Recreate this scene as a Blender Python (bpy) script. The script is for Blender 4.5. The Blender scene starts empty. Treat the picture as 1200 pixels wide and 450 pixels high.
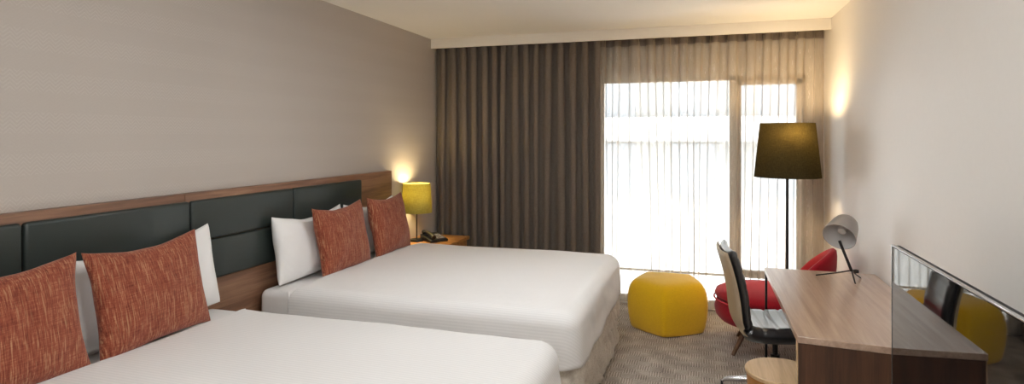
import bpy, bmesh, math, random
from mathutils import Vector, Matrix, noise
random.seed(7)
PI = math.pi
scn = bpy.context.scene
COL = scn.collection

# ------------------------------------------------------------------ materials
def srgb(r, g, b):
    def f(c):
        c /= 255.0
        return c / 12.92 if c <= 0.04045 else ((c + 0.055) / 1.055) ** 2.4
    return (f(r), f(g), f(b), 1.0)

class NT:
    def __init__(s, name):
        s.m = bpy.data.materials.new(name); s.m.use_nodes = True
        s.t = s.m.node_tree; s.t.nodes.clear()
        s.out = s.t.nodes.new('ShaderNodeOutputMaterial')
    def n(s, kind, **kw):
        nd = s.t.nodes.new(kind)
        for k, v in kw.items():
            if k.startswith('i_'):
                nd.inputs[k[2:].replace('_', ' ')].default_value = v
            else:
                setattr(nd, k, v)
        return nd
    def l(s, a, b): s.t.links.new(a, b)
    def bsdf(s, col=(.8, .8, .8, 1), rough=.5, metal=0.0, spec=.5, sheen=0.0, coat=0.0):
        b = s.n('ShaderNodeBsdfPrincipled')
        b.inputs['Base Color'].default_value = col
        b.inputs['Roughness'].default_value = rough
        b.inputs['Metallic'].default_value = metal
        b.inputs['Specular IOR Level'].default_value = spec
        b.inputs['Sheen Weight'].default_value = sheen; b.inputs['Sheen Tint'].default_value = tuple(.5 + .5 * c for c in col[:3]) + (1,)
        b.inputs['Coat Weight'].default_value = coat; b.inputs['Coat Roughness'].default_value = .28
        s.l(b.outputs[0], s.out.inputs[0])
        s.b = b
        return b
    def coords(s, scale=(1, 1, 1), rot=(0, 0, 0), kind='Object'):
        tc = s.n('ShaderNodeTexCoord'); mp = s.n('ShaderNodeMapping')
        mp.inputs['Scale'].default_value = scale; mp.inputs['Rotation'].default_value = rot
        s.l(tc.outputs[kind], mp.inputs[0])
        return mp.outputs[0]
    def noise(s, vec, scale=5, detail=3, rough=.5, dist=0):
        nd = s.n('ShaderNodeTexNoise')
        nd.inputs['Scale'].default_value = scale; nd.inputs['Detail'].default_value = detail
        nd.inputs['Roughness'].default_value = rough; nd.inputs['Distortion'].default_value = dist
        s.l(vec, nd.inputs['Vector'])
        return nd.outputs['Fac']
    def ramp(s, fac, stops):
        r = s.n('ShaderNodeValToRGB')
        el = r.color_ramp.elements
        while len(el) < len(stops): el.new(.5)
        for e, (p, c) in zip(el, stops):
            e.position = p; e.color = c
        s.l(fac, r.inputs[0])
        return r.outputs[0]
    def mix(s, fac, a, b, mode='MIX'):
        m = s.n('ShaderNodeMix', data_type='RGBA', blend_type=mode)
        for sock, v in ((m.inputs[0], fac), (m.inputs[6], a), (m.inputs[7], b)):
            if isinstance(v, (int, float, tuple)): sock.default_value = v
            else: s.l(v, sock)
        return m.outputs[2]
    def math(s, op, a, b=None, c=None):
        m = s.n('ShaderNodeMath', operation=op)
        for i, v in enumerate((a, b, c)):
            if v is None: continue
            if isinstance(v, (int, float)): m.inputs[i].default_value = v
            else: s.l(v, m.inputs[i])
        return m.outputs[0]
    def bump(s, h, strength=.3, dist=.002):
        b = s.n('ShaderNodeBump')
        b.inputs['Strength'].default_value = strength; b.inputs['Distance'].default_value = dist
        s.l(h, b.inputs['Height']); s.l(b.outputs[0], s.b.inputs['Normal'])

def plain(name, col, rough=.5, metal=0.0, spec=.5, sheen=0, coat=0, bump=None):
    t = NT(name); t.bsdf(col, rough, metal, spec, sheen, coat)
    v = t.coords()
    nz = t.noise(v, 35, 3)
    c = t.mix(t.math('MULTIPLY', nz, .16), col, tuple(x * .8 for x in col[:3]) + (1,))
    t.l(c, t.b.inputs['Base Color'])
    if bump: t.bump(t.noise(v, bump[0], 3), bump[1], bump[2])
    return t.m

def wood(name, axis, dark, mid, light, rough=.38, scale=1.0, spec=.5, coat=0):
    t = NT(name); t.bsdf(mid, rough, 0, spec, 0, coat)
    sc = [26.0 * scale] * 3; sc[axis] = 1.3 * scale
    v = t.coords(tuple(sc))
    big = t.noise(v, 1.0, 5, .6, .6)
    sc2 = [170.0 * scale] * 3; sc2[axis] = 5.0 * scale
    fine = t.noise(t.coords(tuple(sc2)), 1.0, 3, .6)
    c = t.ramp(big, [(.28, dark), (.5, mid), (.74, light)])
    c = t.mix(t.math('MULTIPLY', t.ramp(fine, [(.45, (0, 0, 0, 1)), (.7, (1, 1, 1, 1))]), .35), c, dark)
    t.l(c, t.b.inputs['Base Color'])
    t.bump(fine, .08, .001)
    return t.m

M = {}
M['ceiling'] = plain('ceiling_paint', srgb(244, 241, 236), .9, bump=(300, .05, .001))
M['wall_paint'] = plain('wall_paint', srgb(236, 230, 223), .55, bump=(220, .06, .001))
M['trim'] = plain('trim_paint', srgb(232, 226, 216), .6)
M['dark_trim'] = plain('dark_trim', srgb(58, 52, 50), .5)

def wallpaper():
    t = NT('woven_wallpaper'); t.bsdf(srgb(192, 182, 174), .62, 0, .35)
    tc = t.n('ShaderNodeTexCoord'); sp = t.n('ShaderNodeSeparateXYZ'); t.l(tc.outputs['Object'], sp.inputs[0])
    y, z = sp.outputs[1], sp.outputs[2]
    k = 1 / .05
    zz = t.math('PINGPONG', t.math('MULTIPLY', y, k), .5)             # chevron bands along the wall
    h = t.math('ADD', t.math('MULTIPLY', z, k * 1.0), zz)
    lines = t.math('FRACT', t.math('MULTIPLY', h, 3.0))
    ln = t.ramp(lines, [(.0, (1, 1, 1, 1)), (.14, (1, 1, 1, 1)), (.24, (0, 0, 0, 1)), (.95, (0, 0, 0, 1))])
    row = t.math('GREATER_THAN', t.math('FRACT', t.math('MULTIPLY', z, 1 / .17)), .5)
    f = t.math('MULTIPLY', ln, t.math('MULTIPLY_ADD', row, .5, .12))
    v = t.coords((1, 40, 300))
    weave = t.noise(v, 2.0, 2)
    c = t.mix(f, srgb(190, 180, 171), srgb(207, 199, 191))
    c = t.mix(t.math('MULTIPLY', weave, .35), c, srgb(168, 157, 149))
    t.l(c, t.b.inputs['Base Color'])
    t.bump(f, .15, .001)
    return t.m
M['wallpaper'] = wallpaper()

def carpet():
    t = NT('basket_carpet'); t.bsdf(srgb(150, 136, 124), .95, 0, .1, .2)
    tc = t.n('ShaderNodeTexCoord'); sp = t.n('ShaderNodeSeparateXYZ'); t.l(tc.outputs['Object'], sp.inputs[0])
    warp = t.noise(t.coords((1, 1, 1)), 9, 2)
    w = t.math('MULTIPLY_ADD', warp, .012, -.006)
    x = t.math('ADD', sp.outputs[0], w); y = t.math('ADD', sp.outputs[1], w)
    b = 1 / .085
    fx = t.math('FLOOR', t.math('MULTIPLY', x, b)); fy = t.math('FLOOR', t.math('MULTIPLY', y, b))
    par = t.math('FLOORED_MODULO', t.math('ADD', fx, fy), 2.0)
    sx = t.math('PINGPONG', t.math('MULTIPLY', x, 60.0), .5)
    sy = t.math('PINGPONG', t.math('MULTIPLY', y, 60.0), .5)
    sel = t.mix(par, sx, sy)
    grain = t.noise(t.coords((1, 1, 1)), 160, 3, .7)
    blot = t.noise(t.coords((1, 1, 1)), 7, 3)
    v = t.math('ADD', t.math('MULTIPLY_ADD', sel, .85, .07), t.math('MULTIPLY_ADD', grain, 1.0, -.5))
    v = t.math('ADD', v, t.math('MULTIPLY_ADD', blot, .5, -.2))
    c = t.ramp(v, [(.1, srgb(120, 110, 101)), (.4, srgb(176, 164, 152)), (.72, srgb(226, 216, 204))])
    t.l(c, t.b.inputs['Base Color'])
    t.bump(v, .5, .006)
    return t.m
M['carpet'] = carpet()

WD, WM, WL = srgb(92, 62, 46), srgb(132, 95, 72), srgb(160, 122, 95)
M['walnut_y'] = wood('walnut_horizontal', 1, WD, WM, WL, .42)
M['walnut_z'] = wood('walnut_vertical', 2, srgb(56, 34, 22), srgb(86, 54, 36), srgb(112, 74, 50), .4)
M['desk_top'] = wood('desk_walnut', 1, srgb(160, 128, 108), srgb(184, 152, 130), srgb(200, 171, 149), .26, 1.0, .8, .8)
M['oak'] = wood('pale_oak', 1, srgb(186, 150, 110), srgb(214, 180, 138), srgb(228, 198, 160), .35)
M['honey'] = wood('honey_oak', 2, srgb(150, 100, 52), srgb(184, 128, 70), srgb(204, 150, 88), .42)
M['nightwood'] = wood('nightstand_oak', 0, srgb(150, 100, 50), srgb(186, 130, 70), srgb(206, 150, 86), .4)
M['legwood'] = wood('leg_walnut', 2, srgb(70, 46, 32), srgb(102, 70, 48), srgb(126, 90, 64), .45)
M['leather'] = plain('dark_green_leather', srgb(45, 52, 49), .40, 0, .5, bump=(500, .15, .0008))
M['black_leather'] = plain('black_leather', srgb(38, 38, 40), .24, 0, .8, 0, 1.0, bump=(420, .15, .0006))
M['black_metal'] = plain('black_metal', srgb(24, 23, 24), .35, .3)
M['black_plastic'] = plain('black_plastic', srgb(22, 22, 24), .3)
M['tv_plastic'] = plain('tv_plastic', srgb(30, 29, 29), .7)
M['aluminium'] = plain('aluminium', srgb(200, 200, 202), .25, 1.0)
M['shell'] = plain('beige_shell', srgb(172, 152, 126), .45)
M['grey_enamel'] = plain('grey_enamel', srgb(150, 144, 140), .35)
M['white_enamel'] = plain('white_enamel', srgb(205, 202, 200), .5)
M['frame_paint'] = plain('window_frame_paint', srgb(206, 194, 180), .5)

def linen(name, col, axis=1, period=.0125, amt=.05):
    t = NT(name); t.bsdf(col, .75, 0, .25, .15)
    tc = t.n('ShaderNodeTexCoord'); sp = t.n('ShaderNodeSeparateXYZ'); t.l(tc.outputs['Object'], sp.inputs[0])
    s = t.math('PINGPONG', t.math('MULTIPLY', t.math('ADD', sp.outputs[axis], sp.outputs[2]), 1 / period), .5)
    st = t.ramp(s, [(.2, (0, 0, 0, 1)), (.3, (1, 1, 1, 1))])
    c = t.mix(t.math('MULTIPLY', st, amt * 4), col, tuple(x * .72 for x in col[:3]) + (1,))
    t.l(c, t.b.inputs['Base Color'])
    wr = t.noise(t.coords((1, 1, 1)), 5, 4, .55)
    t.bump(t.math('ADD', wr, t.math('MULTIPLY', st, .02)), .25, .02)
    return t.m
M['duvet'] = linen('striped_white_cotton', srgb(238, 235, 233), 1, .018, .05)
M['sheet'] = linen('white_sheet', srgb(236, 233, 231), 1, .05, .0)
M['pillow'] = linen('white_pillowcase', srgb(240, 237, 235), 1, .05, .0)

def tweed():
    t = NT('rust_tweed'); t.bsdf(srgb(150, 78, 52), .9, 0, .15, .3)
    a = t.noise(t.coords((60, 230, 13)), 1.0, 3, .75)
    b = t.noise(t.coords((60, 18, 260)), 1.0, 3, .7)
    d = t.noise(t.coords((60, 190, 10)), 1.0, 2, .6)
    v = t.math('ADD', t.math('MULTIPLY', a, .68), t.math('MULTIPLY', b, .32))
    c = t.ramp(v, [(.34, srgb(92, 42, 32)), (.46, srgb(132, 66, 48)), (.54, srgb(148, 80, 58)), (.66, srgb(180, 128, 96))])
    c = t.mix(t.math('MULTIPLY', t.ramp(d, [(.55, (0, 0, 0, 1)), (.68, (1, 1, 1, 1))]), .55), c, srgb(194, 150, 112))
    t.l(c, t.b.inputs['Base Color'])
    t.bump(v, .5, .003)
    return t.m
M['tweed'] = tweed()

def fabric(name, col, col2, scale=220, bumpd=.002, sheen=.3, stretch=(1, 1, 1), rough=.9):
    t = NT(name); t.bsdf(col, rough, 0, .2, sheen)
    v = t.noise(t.coords(stretch), scale, 3, .7)
    t.l(t.ramp(v, [(.35, col2), (.6, col)]), t.b.inputs['Base Color'])
    t.bump(v, .35, bumpd)
    return t.m
M['mustard'] = fabric('mustard_felt', srgb(240, 192, 24), srgb(222, 172, 14), 180, .002, .7)
M['red'] = fabric('red_wool', srgb(172, 26, 40), srgb(146, 16, 30), 180)
M['skirt'] = fabric('ruched_skirt', srgb(226, 217, 204), srgb(208, 197, 183), 120)
M['drape'] = fabric('taupe_drape', srgb(122, 110, 99), srgb(101, 91, 82), 90, .002, .1, (6, 6, .7))
M['piping'] = plain('piping', srgb(214, 60, 70), .8)

def sheer():
    t = NT('sheer_voile')
    tr = t.n('ShaderNodeBsdfTransparent'); tr.inputs[0].default_value = (1, 1, 1, 1)
    df = t.n('ShaderNodeBsdfDiffuse'); tl = t.n('ShaderNodeBsdfTranslucent')
    v = t.noise(t.coords((20, 20, 1)), 12, 2)
    c = t.ramp(v, [(.3, srgb(186, 172, 154)), (.7, srgb(200, 187, 170))])
    t.l(c, df.inputs[0]); t.l(c, tl.inputs[0])
    m1 = t.n('ShaderNodeMixShader'); m1.inputs[0].default_value = .5
    t.l(df.outputs[0], m1.inputs[1]); t.l(tl.outputs[0], m1.inputs[2])
    # seen edge-on a voile fold covers more: opacity rises with slant
    lw = t.n('ShaderNodeLayerWeight'); lw.inputs[0].default_value = .5
    cosv = t.math('MAXIMUM', t.math('SUBTRACT', 1.0, lw.outputs['Facing']), .12)
    f = t.math('SUBTRACT', 1.0, t.math('POWER', .56, t.math('DIVIDE', 1.0, cosv)))
    m2 = t.n('ShaderNodeMixShader'); t.l(f, m2.inputs[0])
    t.l(tr.outputs[0], m2.inputs[1]); t.l(m1.outputs[0], m2.inputs[2]); t.l(m2.outputs[0], t.out.inputs[0])
    return t.m
M['sheer'] = sheer()

def shade(name, c1, c2, trans):
    t = NT(name)
    df = t.n('ShaderNodeBsdfDiffuse'); tl = t.n('ShaderNodeBsdfTranslucent')
    v1 = t.noise(t.coords((30, 30, 500)), 1, 2); v2 = t.noise(t.coords((400, 400, 20)), 1, 2)
    c = t.ramp(t.math('MULTIPLY_ADD', v2, .5, t.math('MULTIPLY', v1, .5)), [(.38, c2), (.62, c1)])
    t.l(c, df.inputs[0]); t.l(c, tl.inputs[0])
    m = t.n('ShaderNodeMixShader'); m.inputs[0].default_value = trans
    t.l(df.outputs[0], m.inputs[1]); t.l(tl.outputs[0], m.inputs[2]); t.l(m.outputs[0], t.out.inputs[0])
    return t.m
M['shade_lit'] = shade('olive_yellow_shade', srgb(180, 170, 98), srgb(150, 142, 76), .34)
M['shade_dark'] = shade('charcoal_olive_shade', srgb(104, 95, 66), srgb(80, 73, 54), .66)

def emit(name, col, strength):
    t = NT(name); e = t.n('ShaderNodeEmission'); e.inputs[0].default_value = col; e.inputs[1].default_value = strength
    t.l(e.outputs[0], t.out.inputs[0]); return t.m
M['bulb'] = emit('warm_bulb', (1, .72, .38, 1), 30)
M['fill_glow'] = emit('fill_emission', (.90, .96, 1, 1), 16)  # glow used only by the added, unseen fill lights

def pane():
    t = NT('window_glass')
    tr = t.n('ShaderNodeBsdfTransparent'); gl = t.n('ShaderNodeBsdfGlossy'); gl.inputs['Roughness'].default_value = .02
    fr = t.n('ShaderNodeFresnel'); fr.inputs[0].default_value = 1.45
    m = t.n('ShaderNodeMixShader'); t.l(fr.outputs[0], m.inputs[0])
    t.l(tr.outputs[0], m.inputs[1]); t.l(gl.outputs[0], m.inputs[2]); t.l(m.outputs[0], t.out.inputs[0])
    return t.m
M['glass'] = pane()
def screen():
    t = NT('glossy_screen'); t.bsdf((.004, .004, .0045, 1), .025, 0, .5)
    t.b.inputs['IOR'].default_value = 1.9
    return t.m
M['screen'] = screen()
M['facade'] = plain('pale_render', srgb(122, 121, 118), .8)
M['facade_glass'] = plain('facade_glass', srgb(110, 112, 114), .5)
M['street'] = plain('street_concrete', srgb(222, 220, 216), .9)

# ------------------------------------------------------------------ mesh helpers
class MB:
    def __init__(s): s.bm = bmesh.new()
    def box(s, x0, x1, y0, y1, z0, z1, bev=0.0, seg=2, mat=None):
        bm = bmesh.new()
        bmesh.ops.create_cube(bm, size=1.0)
        for v in bm.verts:
            v.co = Vector(((x0 + x1) / 2 + v.co.x * (x1 - x0), (y0 + y1) / 2 + v.co.y * (y1 - y0), (z0 + z1) / 2 + v.co.z * (z1 - z0)))
        if bev > 0:
            bmesh.ops.bevel(bm, geom=bm.edges[:], offset=bev, segments=seg, profile=.5, affect='EDGES')
        if mat is not None: bm.transform(mat)
        s.join(bm); return s
    def join(s, bm):
        me = bpy.data.meshes.new('tmp'); bm.to_mesh(me); bm.free(); s.bm.from_mesh(me); bpy.data.meshes.remove(me)
    def lathe(s, prof, seg=40, mat=None, closed=False):
        """prof: list of (r, z). Ends with r==0 are closed."""
        bm = bmesh.new(); rings = []
        for r, z in prof:
            if r < 1e-6: rings.append([bm.verts.new((0, 0, z))])
            else: rings.append([bm.verts.new((r * math.cos(2 * PI * i / seg), r * math.sin(2 * PI * i / seg), z)) for i in range(seg)])
        pairs = list(zip(rings[:-1], rings[1:]))
        if closed: pairs.append((rings[-1], rings[0]))
        for a, b in pairs:
            for i in range(seg):
                j = (i + 1) % seg
                f = ([a[0]] if len(a) == 1 else [a[i], a[j]]) + ([b[0]] if len(b) == 1 else [b[j], b[i]])
                if len(f) >= 3:
                    try: bm.faces.new(f)
                    except ValueError: pass
        bmesh.ops.recalc_face_normals(bm, faces=bm.faces[:])
        if mat is not None: bm.transform(mat)
        s.join(bm); return s
    def tube(s, pts, rad, seg=12, caps=True):
        bm = bmesh.new(); pts = [Vector(p) for p in pts]
        rads = rad if isinstance(rad, (list, tuple)) else [rad] * len(pts)
        rings = []; up = None
        for i, p in enumerate(pts):
            d = (pts[min(i + 1, len(pts) - 1)] - pts[max(i - 1, 0)]).normalized()
            if up is None: up = Vector((0, 0, 1)) if abs(d.z) < .9 else Vector((1, 0, 0))
            u = (up - d * up.dot(d)).normalized(); w = d.cross(u); up = u
            rings.append([bm.verts.new(p + (u * math.cos(2 * PI * k / seg) + w * math.sin(2 * PI * k / seg)) * rads[i]) for k in range(seg)])
        for a, b in zip(rings[:-1], rings[1:]):
            for k in range(seg): bm.faces.new((a[k], a[(k + 1) % seg], b[(k + 1) % seg], b[k]))
        if caps: bm.faces.new(rings[0][::-1]); bm.faces.new(rings[-1])
        bmesh.ops.recalc_face_normals(bm, faces=bm.faces[:])
        s.join(bm); return s
    def grid(s, fn, nu, nv, wrap_u=False, wrap_v=False):
        bm = bmesh.new()
        vs = [[bm.verts.new(fn(i, j)) for j in range(nv)] for i in range(nu)]
        for i in range(nu if wrap_u else nu - 1):
            for j in range(nv if wrap_v else nv - 1):
                i2, j2 = (i + 1) % nu, (j + 1) % nv
                bm.faces.new((vs[i][j], vs[i2][j], vs[i2][j2], vs[i][j2]))
        s.join(bm); return s
    def prism(s, poly, z0, z1, bev=0, seg=2, mat=None):
        bm = bmesh.new()
        a = [bm.verts.new((x, y, z0)) for x, y in poly]; b = [bm.verts.new((x, y, z1)) for x, y in poly]
        n = len(poly)
        bm.faces.new(a[::-1]); bm.faces.new(b)
        for i in range(n): bm.faces.new((a[i], a[(i + 1) % n], b[(i + 1) % n], b[i]))
        bmesh.ops.recalc_face_normals(bm, faces=bm.faces[:])
        if bev: bmesh.ops.bevel(bm, geom=bm.edges[:], offset=bev, segments=seg, profile=.5, affect='EDGES')
        if mat is not None: bm.transform(mat)
        s.join(bm); return s
    def build(s, name, mat, parent=None, loc=(0, 0, 0), rot=(0, 0, 0), angle=40, label=None, weld=False):
        if weld: bmesh.ops.remove_doubles(s.bm, verts=s.bm.verts[:], dist=1e-5)
        me = bpy.data.meshes.new(name); s.bm.to_mesh(me); s.bm.free()
        for p in me.polygons: p.use_smooth = True
        if angle < 180: me.set_sharp_from_angle(angle=math.radians(angle))
        me.materials.append(mat)
        o = bpy.data.objects.new(name, me); COL.objects.link(o)
        o.location = loc; o.rotation_euler = rot
        if parent is not None: o.parent = parent
        if label: o['label'] = label
        return o

def thing(name, label, cat, loc=(0, 0, 0), rot=(0, 0, 0), group=None):
    o = bpy.data.objects.new(name, None); COL.objects.link(o)
    o.empty_display_size = .1; o.location = loc; o.rotation_euler = rot
    return tag(o, label, cat, group)
def tag(o, label, cat, group=None):
    o['label'] = label; o['category'] = cat
    if group: o['group'] = group
    return o
def struct(o, label, cat):
    o['kind'] = 'structure'; return tag(o, label, cat)

# ------------------------------------------------------------------ the room
XL, XR, YB, YF, ZC = -2.605, 1.025, 5.80, -1.9, 2.58
T = .15
struct(MB().box(XL - T, XR + T, YF - T, YB + T, -.12, 0).build('floor', M['carpet']), 'brown and beige basket-weave patterned carpet floor', 'floor')
struct(MB().box(XL - T, XR + T, YF - T, YB + T, ZC, ZC + .12).build('ceiling', M['ceiling']), 'plain cream painted ceiling', 'ceiling')
struct(MB().box(XL - T, XL, YF - T, YB + T, 0, ZC).build('wall_left', M['wallpaper']), 'taupe wallpapered wall with fine woven pattern behind the beds', 'wall')
struct(MB().box(XR, XR + T, YF - T, YB + T, 0, ZC).build('wall_right', M['wall_paint']), 'plain cream wall beside the desk', 'wall')
struct(MB().box(XL, XR, YF - T, YF, 0, ZC).build('wall_rear', M['wall_paint']), 'plain wall behind the viewer', 'wall')
WX0, WX1, WZ0, WZ1 = -.93, .875, .05, 2.15
wb = MB()
wb.box(XL, WX0, YB, YB + T, 0, ZC); wb.box(WX1, XR, YB, YB + T, 0, ZC)
wb.box(WX0, WX1, YB, YB + T, WZ1, ZC); wb.box(WX0, WX1, YB, YB + T, 0, WZ0)
struct(wb.build('wall_back', M['wall_paint']), 'window wall behind the curtains', 'wall')
struct(MB().box(XL, XR, 5.50, 5.522, 2.484, ZC, .003).build('trim_1', M['trim']), 'cream pelmet board hiding the curtain track', 'pelmet')
struct(MB().box(XR - .014, XR, YF, YB - .02, 0, .09, .004).build('baseboard_right', M['trim']), 'cream baseboard along the right wall', 'baseboard')
struct(MB().box(XL, WX0, YB - .014, YB, 0, .09, .004).build('baseboard_back', M['dark_trim']), 'dark baseboard below the window wall', 'baseboard')
# window
win = bpy.data.objects.new('window_1', None); COL.objects.link(win); win.location = (0, 0, 0)
struct(win, 'wide window with fixed pane and narrow side sash behind sheer curtain', 'window')
fy0, fy1 = YB + .02, YB + .09
fb = MB()
fb.box(WX0, WX1, fy0, fy1, 2.112, WZ1, .004)                  # head
fb.box(WX0, WX1, fy0, fy1, WZ0, .075, .004)                   # bottom
fb.box(WX0, -.905, fy0, fy1, WZ0, WZ1, .004)                  # left jamb
fb.box(.84, WX1, fy0, fy1, WZ0, WZ1, .004)                   # right jamb
fb.box(.245, .305, fy0, fy1, WZ0, WZ1, .004)                  # mullion
fb.build('window_frame', M['frame_paint'], win)
MB().box(WX0, WX1, fy0, fy1, .312, .328, .004).build('transom', M['trim'], win)
sb = MB()
sb.box(.300, .345, fy0 - .012, fy1 - .02, .335, 2.112, .003); sb.box(.805, .850, fy0 - .012, fy1 - .02, .335, 2.112, .003)
sb.box(.300, .850, fy0 - .012, fy1 - .02, 2.065, 2.114, .003); sb.box(.300, .850, fy0 - .012, fy1 - .02, .335, .38, .003)
sb.build('sash', M['frame_paint'], win)
gb = MB()
gb.box(-.90, .245, YB + .05, YB + .056, .335, 2.112); gb.box(.345, .805, YB + .05, YB + .056, .38, 2.07)
gb.box(-.90, .245, YB + .05, YB + .056, .075, .30); gb.box(.305, .845, YB + .05, YB + .056, .075, .30)
gb.build('pane', M['glass'], win)

# outside: pale building over the street
struct(MB().box(-40, 40, YB + .6, 60, -7.2, -7.0).build('ground', M['street']), 'pale street ground far below the window', 'ground')
bd = thing('building', 'pale apartment building seen faintly through the sheer curtain', 'building', (2, 24, -7))
MB().box(-13, 13, 0, 8, 0, 22).build('facade_wall', M['facade'], bd)
for k in range(2, 6):
    MB().box(-13, 13, -1.2, 0, 2.4 + k * 3, 3.3 + k * 3, .02).build('balcony', M['facade'], bd)
    for q in range(-4, 3):
        MB().box(q * 3.1, q * 3.1 + 1.7, -.04, .02, .3 + k * 3, 2.3 + k * 3).build('window', M['facade_glass'], bd)

# ------------------------------------------------------------------ curtains
def fold_profile(x0, x1, n, rnd, jit=.25):
    xs = [x0]
    w = [(1 + jit * (rnd.random() - .5) * 2) for _ in range(n)]
    tot = sum(w)
    for q in w: xs.append(xs[-1] + q * (x1 - x0) / tot)
    return xs
def curtain(x0, x1, y, n, amp, z0, z1, seed, sub=14, nz=30, end_return=None, jb=.6, low=1.0):
    rnd = random.Random(seed)
    xt = fold_profile(x0, x1, n, rnd, .15); wd = (x1 - x0) / n
    xb = [x + (0 if k in (0, n) else wd * jb * (rnd.random() - .5)) for k, x in enumerate(xt)]
    at = [amp * (.8 + .3 * rnd.random()) for _ in range(n + 1)]; ab = [amp * low * (.35 + 1.0 * rnd.random()) for _ in range(n + 1)]
    def fn(i, j):
        t = i / sub; k = min(int(t), n - 1); f = t - k
        s = j / (nz - 1)                                  # 0 bottom, 1 top
        e = (1 - s) ** .8
        xa = xt[k] + (xt[k + 1] - xt[k]) * f; xc = xb[k] + (xb[k + 1] - xb[k]) * f
        a = (at[k] * (1 - f) + at[k + 1] * f) * (1 - e) + (ab[k] * (1 - f) + ab[k + 1] * f) * e
        ph = 2 * PI * t
        yy = y + a * math.sin(ph) + .012 * e * noise.noise(Vector((t * .9, s * 1.6, seed)))
        xx = xa * (1 - e) + xc * e - a * .35 * math.sin(2 * ph) + .010 * e * noise.noise(Vector((t * .5, s * 2.2, seed + 9)))
        if end_return and t > n - .5:
            yy = y + (end_return - y) * (t - n + .5) * 2; 
        return (xx, yy, z0 + (z1 - z0) * s)
    return fn, n * sub + 1, nz
dr = thing('drape', 'dark taupe blackout drape drawn to the left of the window', 'curtain', (0, 0, 0))
fn, nu, nv = curtain(XL + .02, -.905, 5.605, 15, .040, .02, 2.53, 3)
d = MB().grid(fn, nu, nv).build('curtain_cloth', M['drape'], dr, angle=180)
md = d.modifiers.new('thick', 'SOLIDIFY'); md.thickness = .004
MB().grid(lambda i, j: (fn(i, nv - 1)[0], fn(i, nv - 1)[1] - .004, 2.455 + j * .075), nu, 2).build('heading_tape', M['drape'], dr, angle=180)
MB().box(XL + .01, -.86, 5.575, 5.61, 2.545, 2.575, .004).build('curtain_track', M['white_enamel'], dr)
sh = thing('sheer_curtain', 'white translucent sheer curtain hanging across the window', 'curtain', (0, 0, 0))
fn2, nu2, nv2 = curtain(-1.02, 1.015, 5.715, 14, .034, .03, 2.54, 11, 14, 30, 5.775, .8, .95)
MB().grid(fn2, nu2, nv2).build('curtain_cloth', M['sheer'], sh, angle=180)
MB().grid(lambda i, j: (fn2(i, nv2 - 1)[0], fn2(i, nv2 - 1)[1] - .003, 2.45 + j * .085), nu2, 2).build('heading_tape', M['drape'], sh, angle=180)
MB().box(-1.05, XR - .02, 5.70, 5.73, 2.545, 2.575, .004).build('curtain_track', M['white_enamel'], sh)

# ------------------------------------------------------------------ headboard
hb = thing('headboard', 'long walnut headboard with dark green padded panels along the papered wall', 'headboard', (XL + .002, 0, 0))
XH = .045
MB().box(0, XH, -.0, 2.445, 0, 1.302, .003).build('board', M['walnut_y'], hb)
MB().box(0, XH, 2.447, 4.62, 0, 1.302, .003).build('board', M['walnut_y'], hb)
for (a, b) in ((.01, .825), (.837, 1.652), (1.660, 2.459), (2.467, 3.284), (3.292, 4.107)):
    for (z0, z1) in ((.822, 1.040), (1.044, 1.262)):
        MB().box(XH - .012, XH + .026, a, b, z0, z1, .016, 4).build('padded_panel', M['leather'], hb, angle=60)

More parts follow.
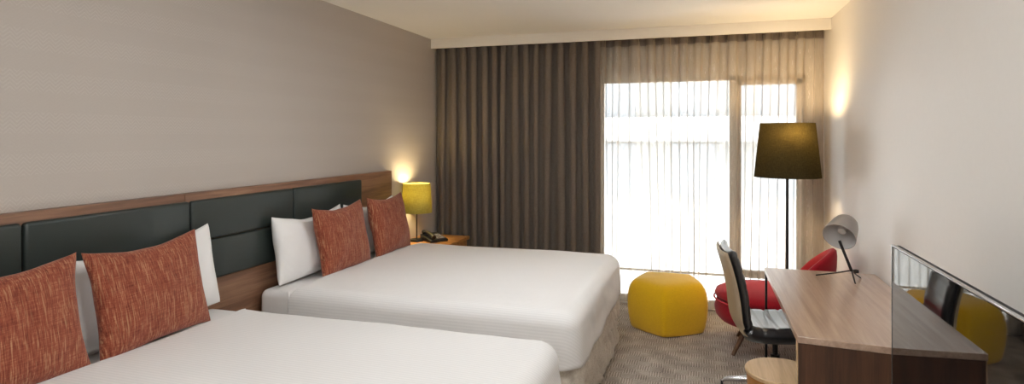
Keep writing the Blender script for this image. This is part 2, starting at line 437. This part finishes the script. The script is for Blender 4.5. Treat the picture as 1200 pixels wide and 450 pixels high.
# ------------------------------------------------------------------ beds
def rrect(x0, x1, y0, y1, rh, rf, ns, na):
    """closed outline from the head/near corner; head is x0. returns (x, y, on_head)"""
    pts = []
    corners = [((x1 - rf, y0 + rf), rf, -PI / 2), ((x1 - rf, y1 - rf), rf, 0), ((x0 + rh, y1 - rh), rh, PI / 2), ((x0 + rh, y0 + rh), rh, PI)]
    loop = []
    for (c, r, a0) in corners:
        loop.append([(c[0] + r * math.cos(a0 + PI / 2 * k / na), c[1] + r * math.sin(a0 + PI / 2 * k / na)) for k in range(na + 1)])
    for q in range(4):
        arc = loop[q]; nxt = loop[(q + 1) % 4]
        pts += [(p[0], p[1], False) for p in arc]
        a, b = arc[-1], nxt[0]
        for k in range(1, ns):
            t = k / ns
            pts.append((a[0] + (b[0] - a[0]) * t, a[1] + (b[1] - a[1]) * t, q == 2))
    return pts
def duvet(name, label, y0, y1, x0, x1, ztop, zhem, seed, base, group):
    ns, na = 44, 10
    prof = []
    hw = (y1 - y0) / 2
    for ins in (hw - .02, .66, .55, .44, .34, .25, .17, .11): prof.append((ins, 0))
    R = .085
    for k in range(9):
        a = PI / 2 * k / 8
        prof.append((R - R * math.sin(a), -(R - R * math.cos(a))))
    n = 9
    for k in range(1, n + 1):
        prof.append((-.004 * k / n, -R + (-(ztop - R - zhem)) * k / n))
    rings = []
    for (ins, dz) in prof:
        rr = rrect(x0 + max(min(ins, .9), -.0), x1 - ins, y0 + ins, y1 - ins, max(.03 - ins, .006), max(.10 - ins * .8, .01), ns, na)
        ring = []
        for (x, y, head) in rr:
            d = min((x1 - x), (y - y0), (y1 - y))
            crown = .022 * min(1, max(d, 0) / .35) ** .7
            nz = noise.noise(Vector((x * 1.7 + seed, y * 1.7, 1.3))) * .010 + noise.noise(Vector((x * 5, y * 4 + seed, 4))) * .003
            z = ztop + dz + crown + (nz if dz > -.04 else nz * .4)
            dd = -dz
            if x - x0 < .012 and dd > 0:
                z = max(z, ztop - .014)
                if not head: z = ztop - .014
            elif dd > R:
                u = (x * 1.0 + y * 1.3)
                k = (dd - R) / (ztop - R - zhem)
                wv = noise.noise(Vector((u * 2.2, k * 1.2, seed))) * .022 * k + noise.noise(Vector((u * 7, k * 2, seed + 5))) * .006
                if abs(x - x1) < .03: x += wv + .012 * k
                elif abs(y - y0) < .03: y -= wv + .012 * k
                elif abs(y - y1) < .03: y += wv + .012 * k
                z += noise.noise(Vector((u * 1.4, 7, seed))) * .015 * k
            ring.append((x, y, z))
        rings.append(ring)
    N = len(rings[0])
    m = MB()
    bm = m.bm
    vs = [[bm.verts.new(Vector(p) - Vector(base)) for p in r] for r in rings]
    for a, b in zip(vs[:-1], vs[1:]):
        for i in range(N):
            bm.faces.new((a[i], b[i], b[(i + 1) % N], a[(i + 1) % N]))
    bm.faces.new(vs[0])
    bmesh.ops.recalc_face_normals(bm, faces=bm.faces[:])
    o = m.build(name, M['duvet'], None, base, angle=180)
    s = o.modifiers.new('thick', 'SOLIDIFY'); s.thickness = .008; s.offset = -1; s.thickness_clamp = 1.0
    tag(o, label, 'bedding', group)
    return o

def skirt_mesh(y0, y1, x0, x1, z0, z1):
    path = []
    st = .011
    def seg(a, b):
        n = max(2, int((Vector(b) - Vector(a)).length / st))
        d = (Vector(b) - Vector(a)).normalized(); nrm = Vector((d.y, -d.x))
        for k in range(n):
            p = Vector(a) + (Vector(b) - Vector(a)) * (k / n); path.append((p.x, p.y, nrm.x, nrm.y))
    seg((x0, y0), (x1 - .03, y0)); seg((x1, y0 + .03), (x1, y1 - .03)); seg((x1 - .03, y1), (x0, y1))
    nz = 36
    def fn(i, j):
        px, py, nx, ny = path[i]; s = i * st; v = j / (nz - 1)
        w = noise.noise(Vector((s * 5, v * 2.2, 1))) * .9
        a = (abs(noise.noise(Vector((s * 11 + w * 1.2 + v * 2.4, v * 2.0, 3)))) * 2.2) ** .6
        b = (abs(noise.noise(Vector((s * 21 - w * 1.0 - v * 2.0, v * 4.0, 8)))) * 2.0) ** .6
        env = min(1, 6 * v + .45) * min(1, (1 - v) * 8 + .3)
        dd = (.040 * a + .016 * b) * env - .012
        return (px + nx * dd, py + ny * dd, z0 + (z1 - z0) * v)
    return fn, len(path), nz

def bed(y0, y1, label, dlabel, seed):
    """y0..y1 outer edges of the duvet"""
    cy = (y0 + y1) / 2; base = Vector((-1.6, cy, 0))
    t = thing('bed', label, 'bed', base)
    X0, X1 = XL + XH + .035, -.635
    b = Matrix.Translation(-base)
    MB().box(X0, X1 - .02, y0 + .05, y1 - .05, .07, .40, .02, 3, b).build('bed_base', M['skirt'], t)
    for sx in (X0 + .12, X1 - .14):
        for sy in (y0 + .14, y1 - .14):
            MB().lathe([(0, .0), (.022, 0), (.028, .07), (0, .07)], 16, Matrix.Translation(Vector((sx, sy, 0)) - base)).build('leg', M['black_plastic'], t)
    mm = MB().box(X0, X1, y0 + .015, y1 - .015, .405, .684, .045, 6, b)
    mm.build('mattress', M['sheet'], t, angle=70)
    fn, nu, nv = skirt_mesh(y0 + .035, y1 - .035, X0, X1 + .005, .006, .47)
    MB().grid(lambda i, j: Vector(fn(i, j)) - base, nu, nv).build('bed_skirt', M['skirt'], t, angle=180, label='ruched beige bed skirt')
    duvet('duvet', dlabel, y0, y1, -2.315, -.585, .702, .435, seed, Vector((-1.4, cy, .702)), 'white duvets on the two beds')
bed(.96, 2.60, 'near double bed with white bedding, cut off by the bottom of the view',
    'white striped duvet over the near bed in front', 2.0)
bed(2.93, 4.61, 'far double bed with white bedding and beige ruched skirt, next to the table lamp',
    'white duvet over the far bed beside the yellow pouf', 5.0)

# ------------------------------------------------------------------ pillows and cushions
def pillow_mesh(w, h, th, n=44, pinch=.05, seed=0.0, sag=0.0, wr=.004, pw=2.6, pe=.55, rnd=.05):
    """local: width along Y, height along Z, thickness along X"""
    m = MB()
    def surf(sgn):
        def fn(i, j):
            u = -1 + 2 * i / n; v = -1 + 2 * j / n
            su = math.sin(u * PI / 2) * .8 + u * .2; sv = math.sin(v * PI / 2) * .8 + v * .2
            c = rnd * (abs(su) * abs(sv)) ** 6                     # soft corners
            y = su * w / 2 * (1 - pinch * (1 - sv * sv) * abs(su) ** 3 - c)
            z = sv * h / 2 * (1 - pinch * (1 - su * su) * abs(sv) ** 3 - c)
            prof = max(0, (1 - abs(su) ** pw) * (1 - abs(sv) ** pw)) ** pe
            e = min(1, prof * 1.5)
            x = sgn * (th / 2 * prof + wr * e * noise.noise(Vector((y * 11, z * 11, seed + sgn))) + wr * 2.5 * e * noise.noise(Vector((y * 4, z * 4, seed + 3 * sgn))))
            z += .006 * noise.noise(Vector((y * 7, sv, seed))) * abs(sv); y += .006 * noise.noise(Vector((su, z * 7, seed + 2))) * abs(su)
            z -= sag * max(0, sv) * (1 - su * su)
            return (x, y, z)
        return fn
    m.grid(surf(1), n + 1, n + 1); m.grid(surf(-1), n + 1, n + 1)
    bmesh.ops.remove_doubles(m.bm, verts=m.bm.verts[:], dist=1e-5)
    bmesh.ops.recalc_face_normals(m.bm, faces=m.bm.faces[:])
    return m
def pillow(y, z, label, seed, w=.74, h=.43, tilt=-8, x=-2.460, yaw=0, roll=0):
    o = pillow_mesh(w, h, .140, 44, .06, seed, .045, .008, 2.8, .46, .025).build('pillow', M['pillow'], None, (x, y, z), (math.radians(roll), math.radians(tilt), math.radians(yaw)), angle=180)
    return tag(o, label, 'pillow', 'white bed pillows against the headboard')
pillow(1.34, .885, 'white pillow behind the leftmost rust cushion on the near bed', 1, h=.39)
pillow(2.140, .912, 'white pillow behind the second rust cushion on the near bed, corner rising above it', 2, roll=3, w=.82)
pillow(3.375, .905, 'white pillow at the near side of the far bed, left half showing', 3)
pillow(4.14, .895, 'white pillow of the far bed mostly hidden between the two rust cushions', 4)
def cushion(y, label, seed, yaw=0, roll=0, x=-2.316, w=.60, h=.46, z=.918, tilt=-11):
    t = pillow_mesh(w, h, .140, 44, .10, seed, .015, .006, 2.6, .46, .0).build('cushion', M['tweed'], None, (x, y, z), (math.radians(roll), math.radians(tilt), math.radians(yaw)), angle=180)
    return tag(t, label, 'cushion', 'rust tweed cushions on the beds')
cushion(1.43, 'rust tweed cushion cut off by the left edge on the near bed', 11)
cushion(2.04, 'rust tweed cushion in front of the right pillow on the near bed', 12, 2, 1.0, w=.58)
cushion(3.515, 'rust tweed cushion on the far bed overlapping the near-side white pillow', 13, 2, 0)
cushion(4.150, 'rust tweed cushion on the far bed closest to the lit table lamp', 14, 4, -1)

# ------------------------------------------------------------------ nightstand, table lamp, telephone
ns = thing('nightstand', 'small honey oak nightstand beyond the far bed', 'nightstand', (-2.355, 5.03, 0))
MB().box(-.24, .24, -.30, .30, .615, .645, .004).build('top', M['nightwood'], ns)
MB().box(-.23, .20, -.285, .285, .16, .615, .004).build('body', M['nightwood'], ns)
df_ = MB().box(.201, .219, -.28, .28, .40, .605, .003).build('drawer', M['nightwood'], ns)
MB().tube([(.219, -.06, .52), (.238, -.06, .52), (.238, .06, .52), (.219, .06, .52)], .005, 8).build('handle', M['black_metal'], df_)
for sx in (-.2, .18):
    for sy in (-.25, .25): MB().lathe([(0, 0), (.013, 0), (.018, .16), (0, .16)], 14, Matrix.Translation((sx, sy, 0))).build('leg', M['legwood'], ns)

def lamp(name, label, loc, cat, base_r, zs0, zs1, r0, r1, smat, pole_r, bulb_z, power, col, srad, loff=(-.035, -.02, .01)):
    t = thing(name, label, cat, loc)
    MB().lathe([(0, 0), (base_r, 0), (base_r, .012), (base_r * .95, .018), (.02, .022), (0, .022)], 40).build('base', M['black_metal'], t)
    zt = zs1 - .03
    MB().tube([(0, 0, .02), (0, 0, zt)], pole_r, 12).build('pole', M['black_metal'], t)
    s = MB().lathe([(r0, zs0), (r1, zs1), (r1 - .003, zs1), (r0 - .003, zs0)], 64, closed=True).build('lamp_shade', smat, t, angle=60)
    sp = MB()
    for k in range(3):
        a = 2 * PI * k / 3 + .4
        sp.tube([(0, 0, zt), (math.cos(a) * (r1 - .002), math.sin(a) * (r1 - .002), zt + .005)], .002, 6)
    sp.build('shade_ring', M['black_metal'], s)
    MB().lathe([(0, bulb_z - .03), (.016, bulb_z - .026), (.026, bulb_z), (.018, bulb_z + .022), (0, bulb_z + .028)], 20, Matrix.Translation((.03, -.0, 0))).build('bulb', M['bulb'], t)
    ld = bpy.data.lights.new(name + '_light', 'POINT'); ld.energy = power; ld.color = col; ld.shadow_soft_size = srad
    lo = bpy.data.objects.new(name + '_light', ld); COL.objects.link(lo); lo.location = Vector(loc) + Vector((loff[0], loff[1], bulb_z + loff[2]))
    return t
WARM = (1, .80, .46)
lamp('table_lamp', 'lit table lamp with olive yellow shade on the nightstand', (-2.475, 4.93, .645), 'lamp', .065, .262, .525, .140, .124, M['shade_lit'], .006, .40, 10.0, WARM, .06, (.0, -.03, .05))
lamp('floor_lamp', 'tall floor lamp with charcoal shade in the corner behind the desk', (.652, 5.20, 0), 'lamp', .13, 1.275, 1.705, .247, .203, M['shade_dark'], .011, 1.615, 19.0, (1, .75, .42), .06, (.02, -.13, .01))

ph = thing('telephone', 'black desk telephone on the nightstand beside the lamp', 'telephone', (-2.33, 4.99, .645), (0, 0, math.radians(-35)))
MB().prism([(-.10, 0), (.10, 0), (.10, .022), (-.10, .060)], -.09, .09, .005, 2, Matrix(((1, 0, 0, 0), (0, 0, 1, 0), (0, 1, 0, 0), (0, 0, 0, 1)))).build('body', M['black_plastic'], ph)
hs = MB().tube([(-.095, -.055, .075), (-.06, -.055, .082), (0, -.055, .078), (.06, -.055, .060), (.095, -.055, .046)], [.02, .017, .013, .017, .021], 14)
hs.build('handset', M['black_plastic'], ph)
kp = MB()
for a in range(4):
    for b in range(3):
        kx = -.035 + a * .03; kz = .0475 - .00633 * ((kx + .1) / .0333) * 1.0
        kp.box(kx - .010, kx + .010, .0 + b * .028, .020 + b * .028, .041 - (kx) * .19 - .004, .041 - kx * .19 + .004, .002)
kp.build('keypad', M['grey_enamel'], ph)

# ------------------------------------------------------------------ yellow pouf
po = None
def pouf():
    H = .415
    c = Vector((-.275, 5.17, 0))
    vang = [-91, -17, 52, 128, 199]
    vr = [.345, .35, .365, .365, .345]
    vs = [Vector((math.cos(math.radians(a)) * r, math.sin(math.radians(a)) * r)) for a, r in zip(vang, vr)]
    per = 24
    def outline(scale, rnd):
        pts = []
        n = len(vs)
        for k in range(n):
            a, b = vs[k], vs[(k + 1) % n]
            for q in range(per):
                t = q / per
                p = a.lerp(b, t)
                nrm = p.normalized()
                p = p + nrm * .012 * math.sin(PI * t)
                rad = p.length
                # soften the corners
                e = min(t, 1 - t)
                rad -= rnd * max(0, 1 - e / .10) ** 2
                pts.append(nrm * rad * scale)
        return pts
    prof = [(.0, .0), (.5, .0), (.80, .0), (.865, .006), (.90, .022), (.925, .05), (.965, .12), (.985, .18), (.99, .23), (.98, .28), (.955, .325), (.915, .36), (.86, .388), (.78, .405), (.6, .415), (.3, .420), (.0, .421)]
    m = MB(); bm = m.bm; rings = []
    for s, z in prof:
        if s == 0: rings.append([bm.verts.new((0, 0, z))]); continue
        rings.append([bm.verts.new((p.x, p.y, z)) for p in outline(s, .008)])
    for a, b in zip(rings[:-1], rings[1:]):
        N = max(len(a), len(b))
        for i in range(N):
            j = (i + 1) % N
            f = ([a[0]] if len(a) == 1 else [a[i], a[j]]) + ([b[0]] if len(b) == 1 else [b[j], b[i]])
            bm.faces.new(f)
    bmesh.ops.recalc_face_normals(bm, faces=bm.faces[:])
    o = m.build('pouf', M['mustard'], None, c, angle=180)
    return tag(o, 'mustard yellow five-sided pouf on the carpet in front of the sheer curtain', 'pouf')
pouf()

# ------------------------------------------------------------------ red armchair
ac = thing('armchair', 'red upholstered lounge chair with wooden legs in the corner behind the desk', 'armchair', (.50, 4.84, 0), (0, 0, math.radians(-13)))
prof = [(0, .20), (.30, .20), (.345, .215), (.375, .25), (.385, .30), (.375, .345), (.365, .365)]
MB().lathe(prof + [(.33, .372), (0, .372)], 56, Matrix.Diagonal((1.06, .93, 1, 1))).build('body', M['red'], ac, angle=50)
MB().lathe([(0, .372), (.35, .374), (.375, .385), (.383, .405), (.372, .432), (.33, .452), (.2, .465), (0, .468)], 56, Matrix.Diagonal((1.06, .93, 1, 1))).build('seat_cushion', M['red'], ac, angle=80, label='flat red round seat cushion')
MB().tube([(.386 * 1.06 * math.cos(2 * PI * k / 48), .386 * .93 * math.sin(2 * PI * k / 48), .373) for k in range(49)], .006, 8, False).build('piping', M['piping'], ac)
def back_fn(i, j):
    nphi, ncs = 49, 16
    a = -72 + 144 * i / (nphi - 1)
    ph_ = math.radians(a)
    hgt = .02 + .36 * max(0, math.cos(ph_ * 90 / 72)) ** .62
    t = 2 * PI * j / ncs
    # cross section: rounded slab, thickness along the radius, leaning outwards
    sx = math.copysign(abs(math.cos(t)) ** .6, math.cos(t)); sz = math.copysign(abs(math.sin(t)) ** .7, math.sin(t))
    zc = .30 + (hgt + .12) / 2
    z = zc + sz * (hgt + .12) / 2
    endf = min(1, (1 - abs(a) / 72) * 6 + .25)
    r = .345 + .033 * sx * endf + .10 * max(0, z - .40) * (.6 + .4 * math.cos(ph_))
    return (r * 1.06 * math.cos(ph_), r * .93 * math.sin(ph_), z)
bk = MB().grid(back_fn, 49, 16, False, True)
for row in (0, 48):
    pass
bk.build('backrest', M['red'], ac, angle=80)
for a in (230, 320, 50, 140):
    ca, sa = math.cos(math.radians(a)), math.sin(math.radians(a))
    MB().tube([(ca * .22, sa * .22, .215), (ca * .36, sa * .33, .0)], [.021, .013], 14).build('leg', M['legwood'], ac)

# ------------------------------------------------------------------ desk
DX0, DY0, DY1, DZ = .389, 2.787, 4.19, .75
dk = thing('desk', 'walnut desk with solid end panel along the right wall', 'desk', (.7, 3.5, 0))
DB = Matrix.Translation((-.7, -3.5, 0))
MB().prism([(DX0, DY0 + .005), (XR - .004, DY0 - .057), (XR - .004, DY1), (DX0, DY1)], DZ - .028, DZ, .002, 1, DB).build('desktop', M['desk_top'], dk)
MB().prism([(DX0 + .004, DY0 + .012), (XR - .02, DY0 - .049), (XR - .02, DY0 - .009), (DX0 + .004, DY0 + .05)], .0, DZ - .029, .002, 1, DB).build('end_panel', M['walnut_z'], dk, label='dark vertical grain walnut end panel')
MB().box(DX0 + .001, DX0 + .0038, DY0 + .012, DY0 + .05, 0, DZ - .029, 0, 1, DB).build('lit_edge_strip', M['oak'], dk, label='pale strip coloured as the lit edge of the end panel')  # pale wood colour stands in for light on the panel's edge
MB().box(DX0 + .10, XR - .03, DY1 - .06, DY1 - .035, DZ - .07, DZ - .029, .002, 1, DB).build('rail', M['black_metal'], dk)
MB().box(DX0 + .002, DX0 + .016, DY1 - .03, DY1 - .012, 0, DZ - .029, .002, 1, DB).build('leg', M['black_metal'], dk)
MB().box(XR - .05, XR - .034, DY1 - .03, DY1 - .012, 0, DZ - .029, .002, 1, DB).build('leg', M['black_metal'], dk)

# round side stool tucked under the desk
st = thing('stool', 'round pale oak stool tucked under the desk beside the end panel', 'stool', (.375, 3.15, 0))
MB().lathe([(0, .448), (.166, .448), (.171, .453), (.172, .466), (.168, .470), (0, .470)], 64).build('seat', M['oak'], st)
MB().lathe([(0, .0), (.135, 0), (.140, .006), (.164, .434), (.164, .4475), (0, .4475)], 64).build('drum_base', M['honey'], st, label='honey coloured drum side')

# ------------------------------------------------------------------ desk chair
ch = thing('desk_chair', 'black leather swivel desk chair with beige shell at the desk', 'chair', (.42, 3.88, 0), (0, 0, math.radians(6)))
# side profile of the shell: seat front -> back bend -> top  (x towards the desk is +)
ctrl = [(.255, .455), (.20, .462), (.10, .455), (.0, .447), (-.10, .445), (-.165, .452), (-.205, .475), (-.228, .52), (-.238, .58), (-.246, .66), (-.262, .75), (-.285, .84), (-.312, .925)]
def catmull(P, n):
    out = []
    P = [Vector(p) for p in P]
    for k in range(len(P) - 1):
        p0 = P[max(k - 1, 0)]; p1 = P[k]; p2 = P[k + 1]; p3 = P[min(k + 2, len(P) - 1)]
        for q in range(n):
            t = q / n
            out.append(.5 * ((2 * p1) + (-p0 + p2) * t + (2 * p0 - 5 * p1 + 4 * p2 - p3) * t * t + (-p0 + 3 * p1 - 3 * p2 + p3) * t ** 3))
    out.append(P[-1]); return out
PR = catmull(ctrl, 8)
def prof_nrm(k):
    d = PR[min(k + 1, len(PR) - 1)] - PR[max(k - 1, 0)]
    d.normalize(); return Vector((d.y, -d.x))        # towards the sitter: up on the seat, +x on the back
arcl = [0]
for a, b in zip(PR[:-1], PR[1:]): arcl.append(arcl[-1] + (b - a).length)
def ribbon(k0, k1, t0, t1, hw, groove=None, ny=15):
    """closed slab between offsets t0 and t1 along the profile, width 2*hw"""
    ks = list(range(k0, k1 + 1)); L0, L1 = arcl[k0], arcl[k1]
    nc = 2 * ny
    def fn(i, j):
        k = ks[i]; p = PR[k]; nr = prof_nrm(k)
        s = (arcl[k] - L0) / (L1 - L0)
        endr = min(1, (min(s, 1 - s) * (L1 - L0)) / .03); endr = math.sqrt(max(0, 1 - (1 - endr) ** 2))
        top = j < ny
        q = j if top else nc - 1 - j
        v = -1 + 2 * q / (ny - 1)
        er = math.sqrt(max(0, 1 - max(0, (abs(v) - .90) / .10) ** 2))
        w = hw * (1 - .06 * max(0, p.y - .6) / .3) * (.96 + .04 * endr)
        mid = (t0 + t1) / 2; half = (t1 - t0) / 2 * (.25 + .75 * min(endr, er))
        off = mid + half if top else mid - half
        if top and groove:
            g = groove(arcl[k]); off -= g * er
        wrap = .022 * v * v * (1 if p.y > .5 else .4)
        pp = p + nr * (off + wrap)
        return (pp.x, v * w, pp.y)
    m = MB().grid(fn, len(ks), nc, False, True)
    bm = m.bm; bm.verts.ensure_lookup_table()
    n = len(ks)
    for i in (0, n - 1):
        loop = [bm.verts[i * nc + j] for j in range(nc)]
        bm.faces.new(loop)
    bmesh.ops.recalc_face_normals(bm, faces=bm.faces[:])
    return m
def groove(s):
    f = abs((s / .088 + .3) % 1.0 - .5)
    return .007 * max(0, 1 - f / .09)
KB = 6 * 8
ribbon(0, KB, -.03, .056, .232, groove).build('seat', M['black_leather'], ch, angle=75)
ribbon(KB, len(PR) - 1, .002, .050, .225, groove).build('backrest', M['black_leather'], ch, angle=75)
ribbon(KB - 4, len(PR) - 1, -.022, .0, .222).build('shell', M['shell'], ch, angle=75, label='beige outer shell of the back')
MB().tube([(0, 0, .16), (0, 0, .30), (0, 0, .301), (0, 0, .42)], [.026, .026, .016, .016], 20).build('gas_lift', M['black_metal'], ch)
MB().box(-.10, .10, -.06, .06, .405, .428, .008).build('seat_plate', M['black_metal'], ch)
MB().lathe([(0, .105), (.04, .108), (.042, .13), (.030, .162), (0, .164)], 24).build('hub', M['aluminium'], ch)
for k in range(5):
    a = math.radians(178 - 6 + 72 * k); ca, sa = math.cos(a), math.sin(a)
    arm = MB().tube([(ca * .03, sa * .03, .138), (ca * .17, sa * .17, .130), (ca * .285, sa * .285, .112), (ca * .30, sa * .30, .100)], [.021, .018, .014, .010], 12).build('base_arm', M['aluminium'], ch)
    c = MB()
    off = Matrix.Translation((ca * .30, sa * .30, 0)) @ Matrix.Rotation(a + 1.1, 4, 'Z')
    for sx in (-.014, .014):
        c.lathe([(0, -.009), (.029, -.009), (.032, -.005), (.032, .005), (.029, .009), (0, .009)], 22, off @ Matrix.Translation((.014, sx, .0325)) @ Matrix.Rotation(PI / 2, 4, 'X'))
    c.tube([off @ Vector((0, 0, .106)), off @ Vector((0, 0, .062)), off @ Vector((.014, 0, .0325))], .007, 8)
    c.build('caster', M['black_plastic'], arm)

# ------------------------------------------------------------------ desk lamp
dl = thing('desk_lamp', 'small grey tripod task lamp standing on the desk', 'lamp', (.838, 3.935, DZ))
hub = Vector((.0, .0, .062))
feet = [Vector((-.172, .10, .0045)), Vector((.006, -.062, .0045)), Vector((.07, .105, .0045))]
for f in feet:
    MB().tube([hub + Vector((0, 0, .004)), hub.lerp(f, .5), f], .0042, 10).build('leg', M['black_metal'], dl)
MB().lathe([(0, -.016), (.010, -.014), (.012, 0), (.010, .014), (0, .016)], 16, Matrix.Translation(hub + Vector((.022, 0, 0))) @ Matrix.Rotation(PI / 2, 4, 'Y')).build('knob', M['black_metal'], dl)
neck = Vector((-.062, .01, .235))
MB().tube([hub, hub.lerp(neck, .5), neck], [.0085, .008, .008], 12).build('stem', M['black_metal'], dl)
ax = Vector((-.42, -.72, -.50)).normalized()          # the way the shade opens
hc = Vector((-.040, .045, .290))
rotm = ax.to_track_quat('Z', 'Y').to_matrix().to_4x4()
R0 = Matrix.Translation(hc) @ rotm
ZS = 1.1
outer = [(r * ZS, z * ZS) for r, z in [(0, -.105), (.022, -.102), (.042, -.090), (.058, -.070), (.068, -.04), (.075, .0), (.083, .055)]]
inner = [(r - .0025 if r > 0 else 0, z + (.003 if r < .06 else 0)) for r, z in outer]
hd = MB().lathe(outer, 48, R0).build('lamp_shade', M['grey_enamel'], dl, angle=50)
MB().lathe(inner, 48, R0).build('lining', M['white_enamel'], hd, angle=50, label='pale inner lining')
MB().lathe([outer[-1], inner[-1]], 48, R0).build('rim', M['grey_enamel'], hd)
MB().lathe([(0, -.098), (.024, -.095), (.024, -.045), (.020, -.040), (0, -.04)], 24, R0).build('socket', M['white_enamel'], hd)
MB().lathe([(0, -.04), (.018, -.038), (.026, -.012), (.022, .008), (0, .018)], 24, R0).build('bulb', M['white_enamel'], hd)

# ------------------------------------------------------------------ television
tv = thing('television', 'glossy black flat television on the right wall reflecting the pouf', 'television', (.730, 2.136, .82))
W2, H2 = .615, .345
MB().box(.006, .030, -W2, W2, -H2, H2, .003).build('housing', M['tv_plastic'], tv)
MB().box(.0, .006, -W2 + .008, W2 - .006, -H2 + .012, H2 - .006, 0).build('screen', M['screen'], tv)
fr = MB()
fr.box(-.002, .010, -W2 - .002, W2 + .002, H2 - .003, H2 + .003, .001, 1); fr.box(-.002, .010, -W2 - .002, W2 + .002, -H2 - .003, -H2 + .012, .001, 1)
fr.box(-.002, .010, -W2 - .002, -W2 + .003, -H2, H2, .001, 1); fr.box(-.002, .010, W2 - .003, W2 + .003, -H2, H2, .001, 1)
fr.build('bezel', M['aluminium'], tv, label='thin silver bezel')
MB().box(.276, .290, -.14, .14, -.14, .14, .003).build('wall_plate', M['black_metal'], tv)
MB().tube([(.28, 0, 0), (.16, .09, 0), (.05, 0, 0)], .018, 12).build('bracket_arm', M['black_metal'], tv)

# ------------------------------------------------------------------ added fill lights, out of view, to brighten the room
def flush_fill(x, y, label):  # invented disc light, added as soft fill over the beds
    t = thing('fill_lamp', label, 'fill light', (x, y, ZC - .075))
    MB().lathe([(.26, .0), (.27, .0), (.275, .074), (0, .074), (0, .066), (.262, .066)], 48).build('rim', M['white_enamel'], t)
    MB().lathe([(0, .006), (.259, .008), (.259, .02), (0, .02)], 48).build('fill_glow', M['fill_glow'], t)
flush_fill(-.8, 3.2, 'added round fill light at the ceiling above the gap between the beds, out of the picture')
def fill_lamp(x, y, label):  # invented globes, added to fill walls and beds with light
    t = thing('globe_fill', label, 'fill light', (x, y, ZC), group='added white globe fill lights in the near part of the room')
    MB().lathe([(0, -.02), (.05, -.02), (.055, 0), (0, 0)], 32).build('canopy', M['white_enamel'], t)
    MB().tube([(0, 0, -.02), (0, 0, -.15)], .008, 10).build('stem', M['white_enamel'], t)
    MB().lathe([(.165 * math.sin(PI * k / 24), -.30 - .165 * math.cos(PI * k / 24)) for k in range(25)], 40).build('globe', M['fill_glow'], t)
fill_lamp(-.35, 1.3, 'added white globe fill light above the near bed, out of the picture')
fill_lamp(-.3, -.5, 'added white globe fill light behind the viewer')
fill_lamp(.2, -1.3, 'added white globe fill light by the rear wall')

# ------------------------------------------------------------------ daylight
w = bpy.data.worlds.new('overcast'); scn.world = w; w.use_nodes = True
bg = w.node_tree.nodes['Background']; bg.inputs[0].default_value = (.86, .94, 1.0, 1); bg.inputs[1].default_value = 9.5
sl = bpy.data.lights.new('sun', 'SUN'); sl.energy = 13.0; sl.angle = math.radians(3); sl.color = (1, .97, .93)
so = bpy.data.objects.new('sun', sl); COL.objects.link(so); so.rotation_euler = (math.radians(28), 0, math.radians(-20))
pl = bpy.data.lights.new('window_portal', 'AREA'); pl.shape = 'RECTANGLE'; pl.size = WX1 - WX0; pl.size_y = WZ1 - WZ0
pl.cycles.is_portal = True
po_ = bpy.data.objects.new('window_portal', pl); COL.objects.link(po_)
po_.location = ((WX0 + WX1) / 2, YB + .16, (WZ0 + WZ1) / 2); po_.rotation_euler = (-PI / 2, 0, 0)

# ------------------------------------------------------------------ camera
cd = bpy.data.cameras.new('camera'); cam = bpy.data.objects.new('camera', cd); COL.objects.link(cam)
F = 700.0
cd.sensor_fit = 'HORIZONTAL'; cd.sensor_width = 36.0; cd.lens = F / 1200 * 36
cd.shift_y = -(225 - 159) / 1200
cd.clip_start = .05; cd.clip_end = 200
cam.location = (0, 0, 1.605); cam.rotation_euler = (PI / 2, 0, math.atan(222 / F))
scn.camera = cam
vs_ = scn.view_settings
vs_.view_transform = 'Standard'; vs_.look = 'None'; vs_.gamma = 1; vs_.use_curve_mapping = False; vs_.exposure = 0.6
cy = scn.cycles
cy.use_denoising = True
try: cy.denoiser = 'OPENIMAGEDENOISE'
except Exception: pass
cy.max_bounces = 10; cy.diffuse_bounces = 6; cy.transparent_max_bounces = 16; cy.sample_clamp_indirect = 6; cy.caustics_reflective = False; cy.caustics_refractive = False
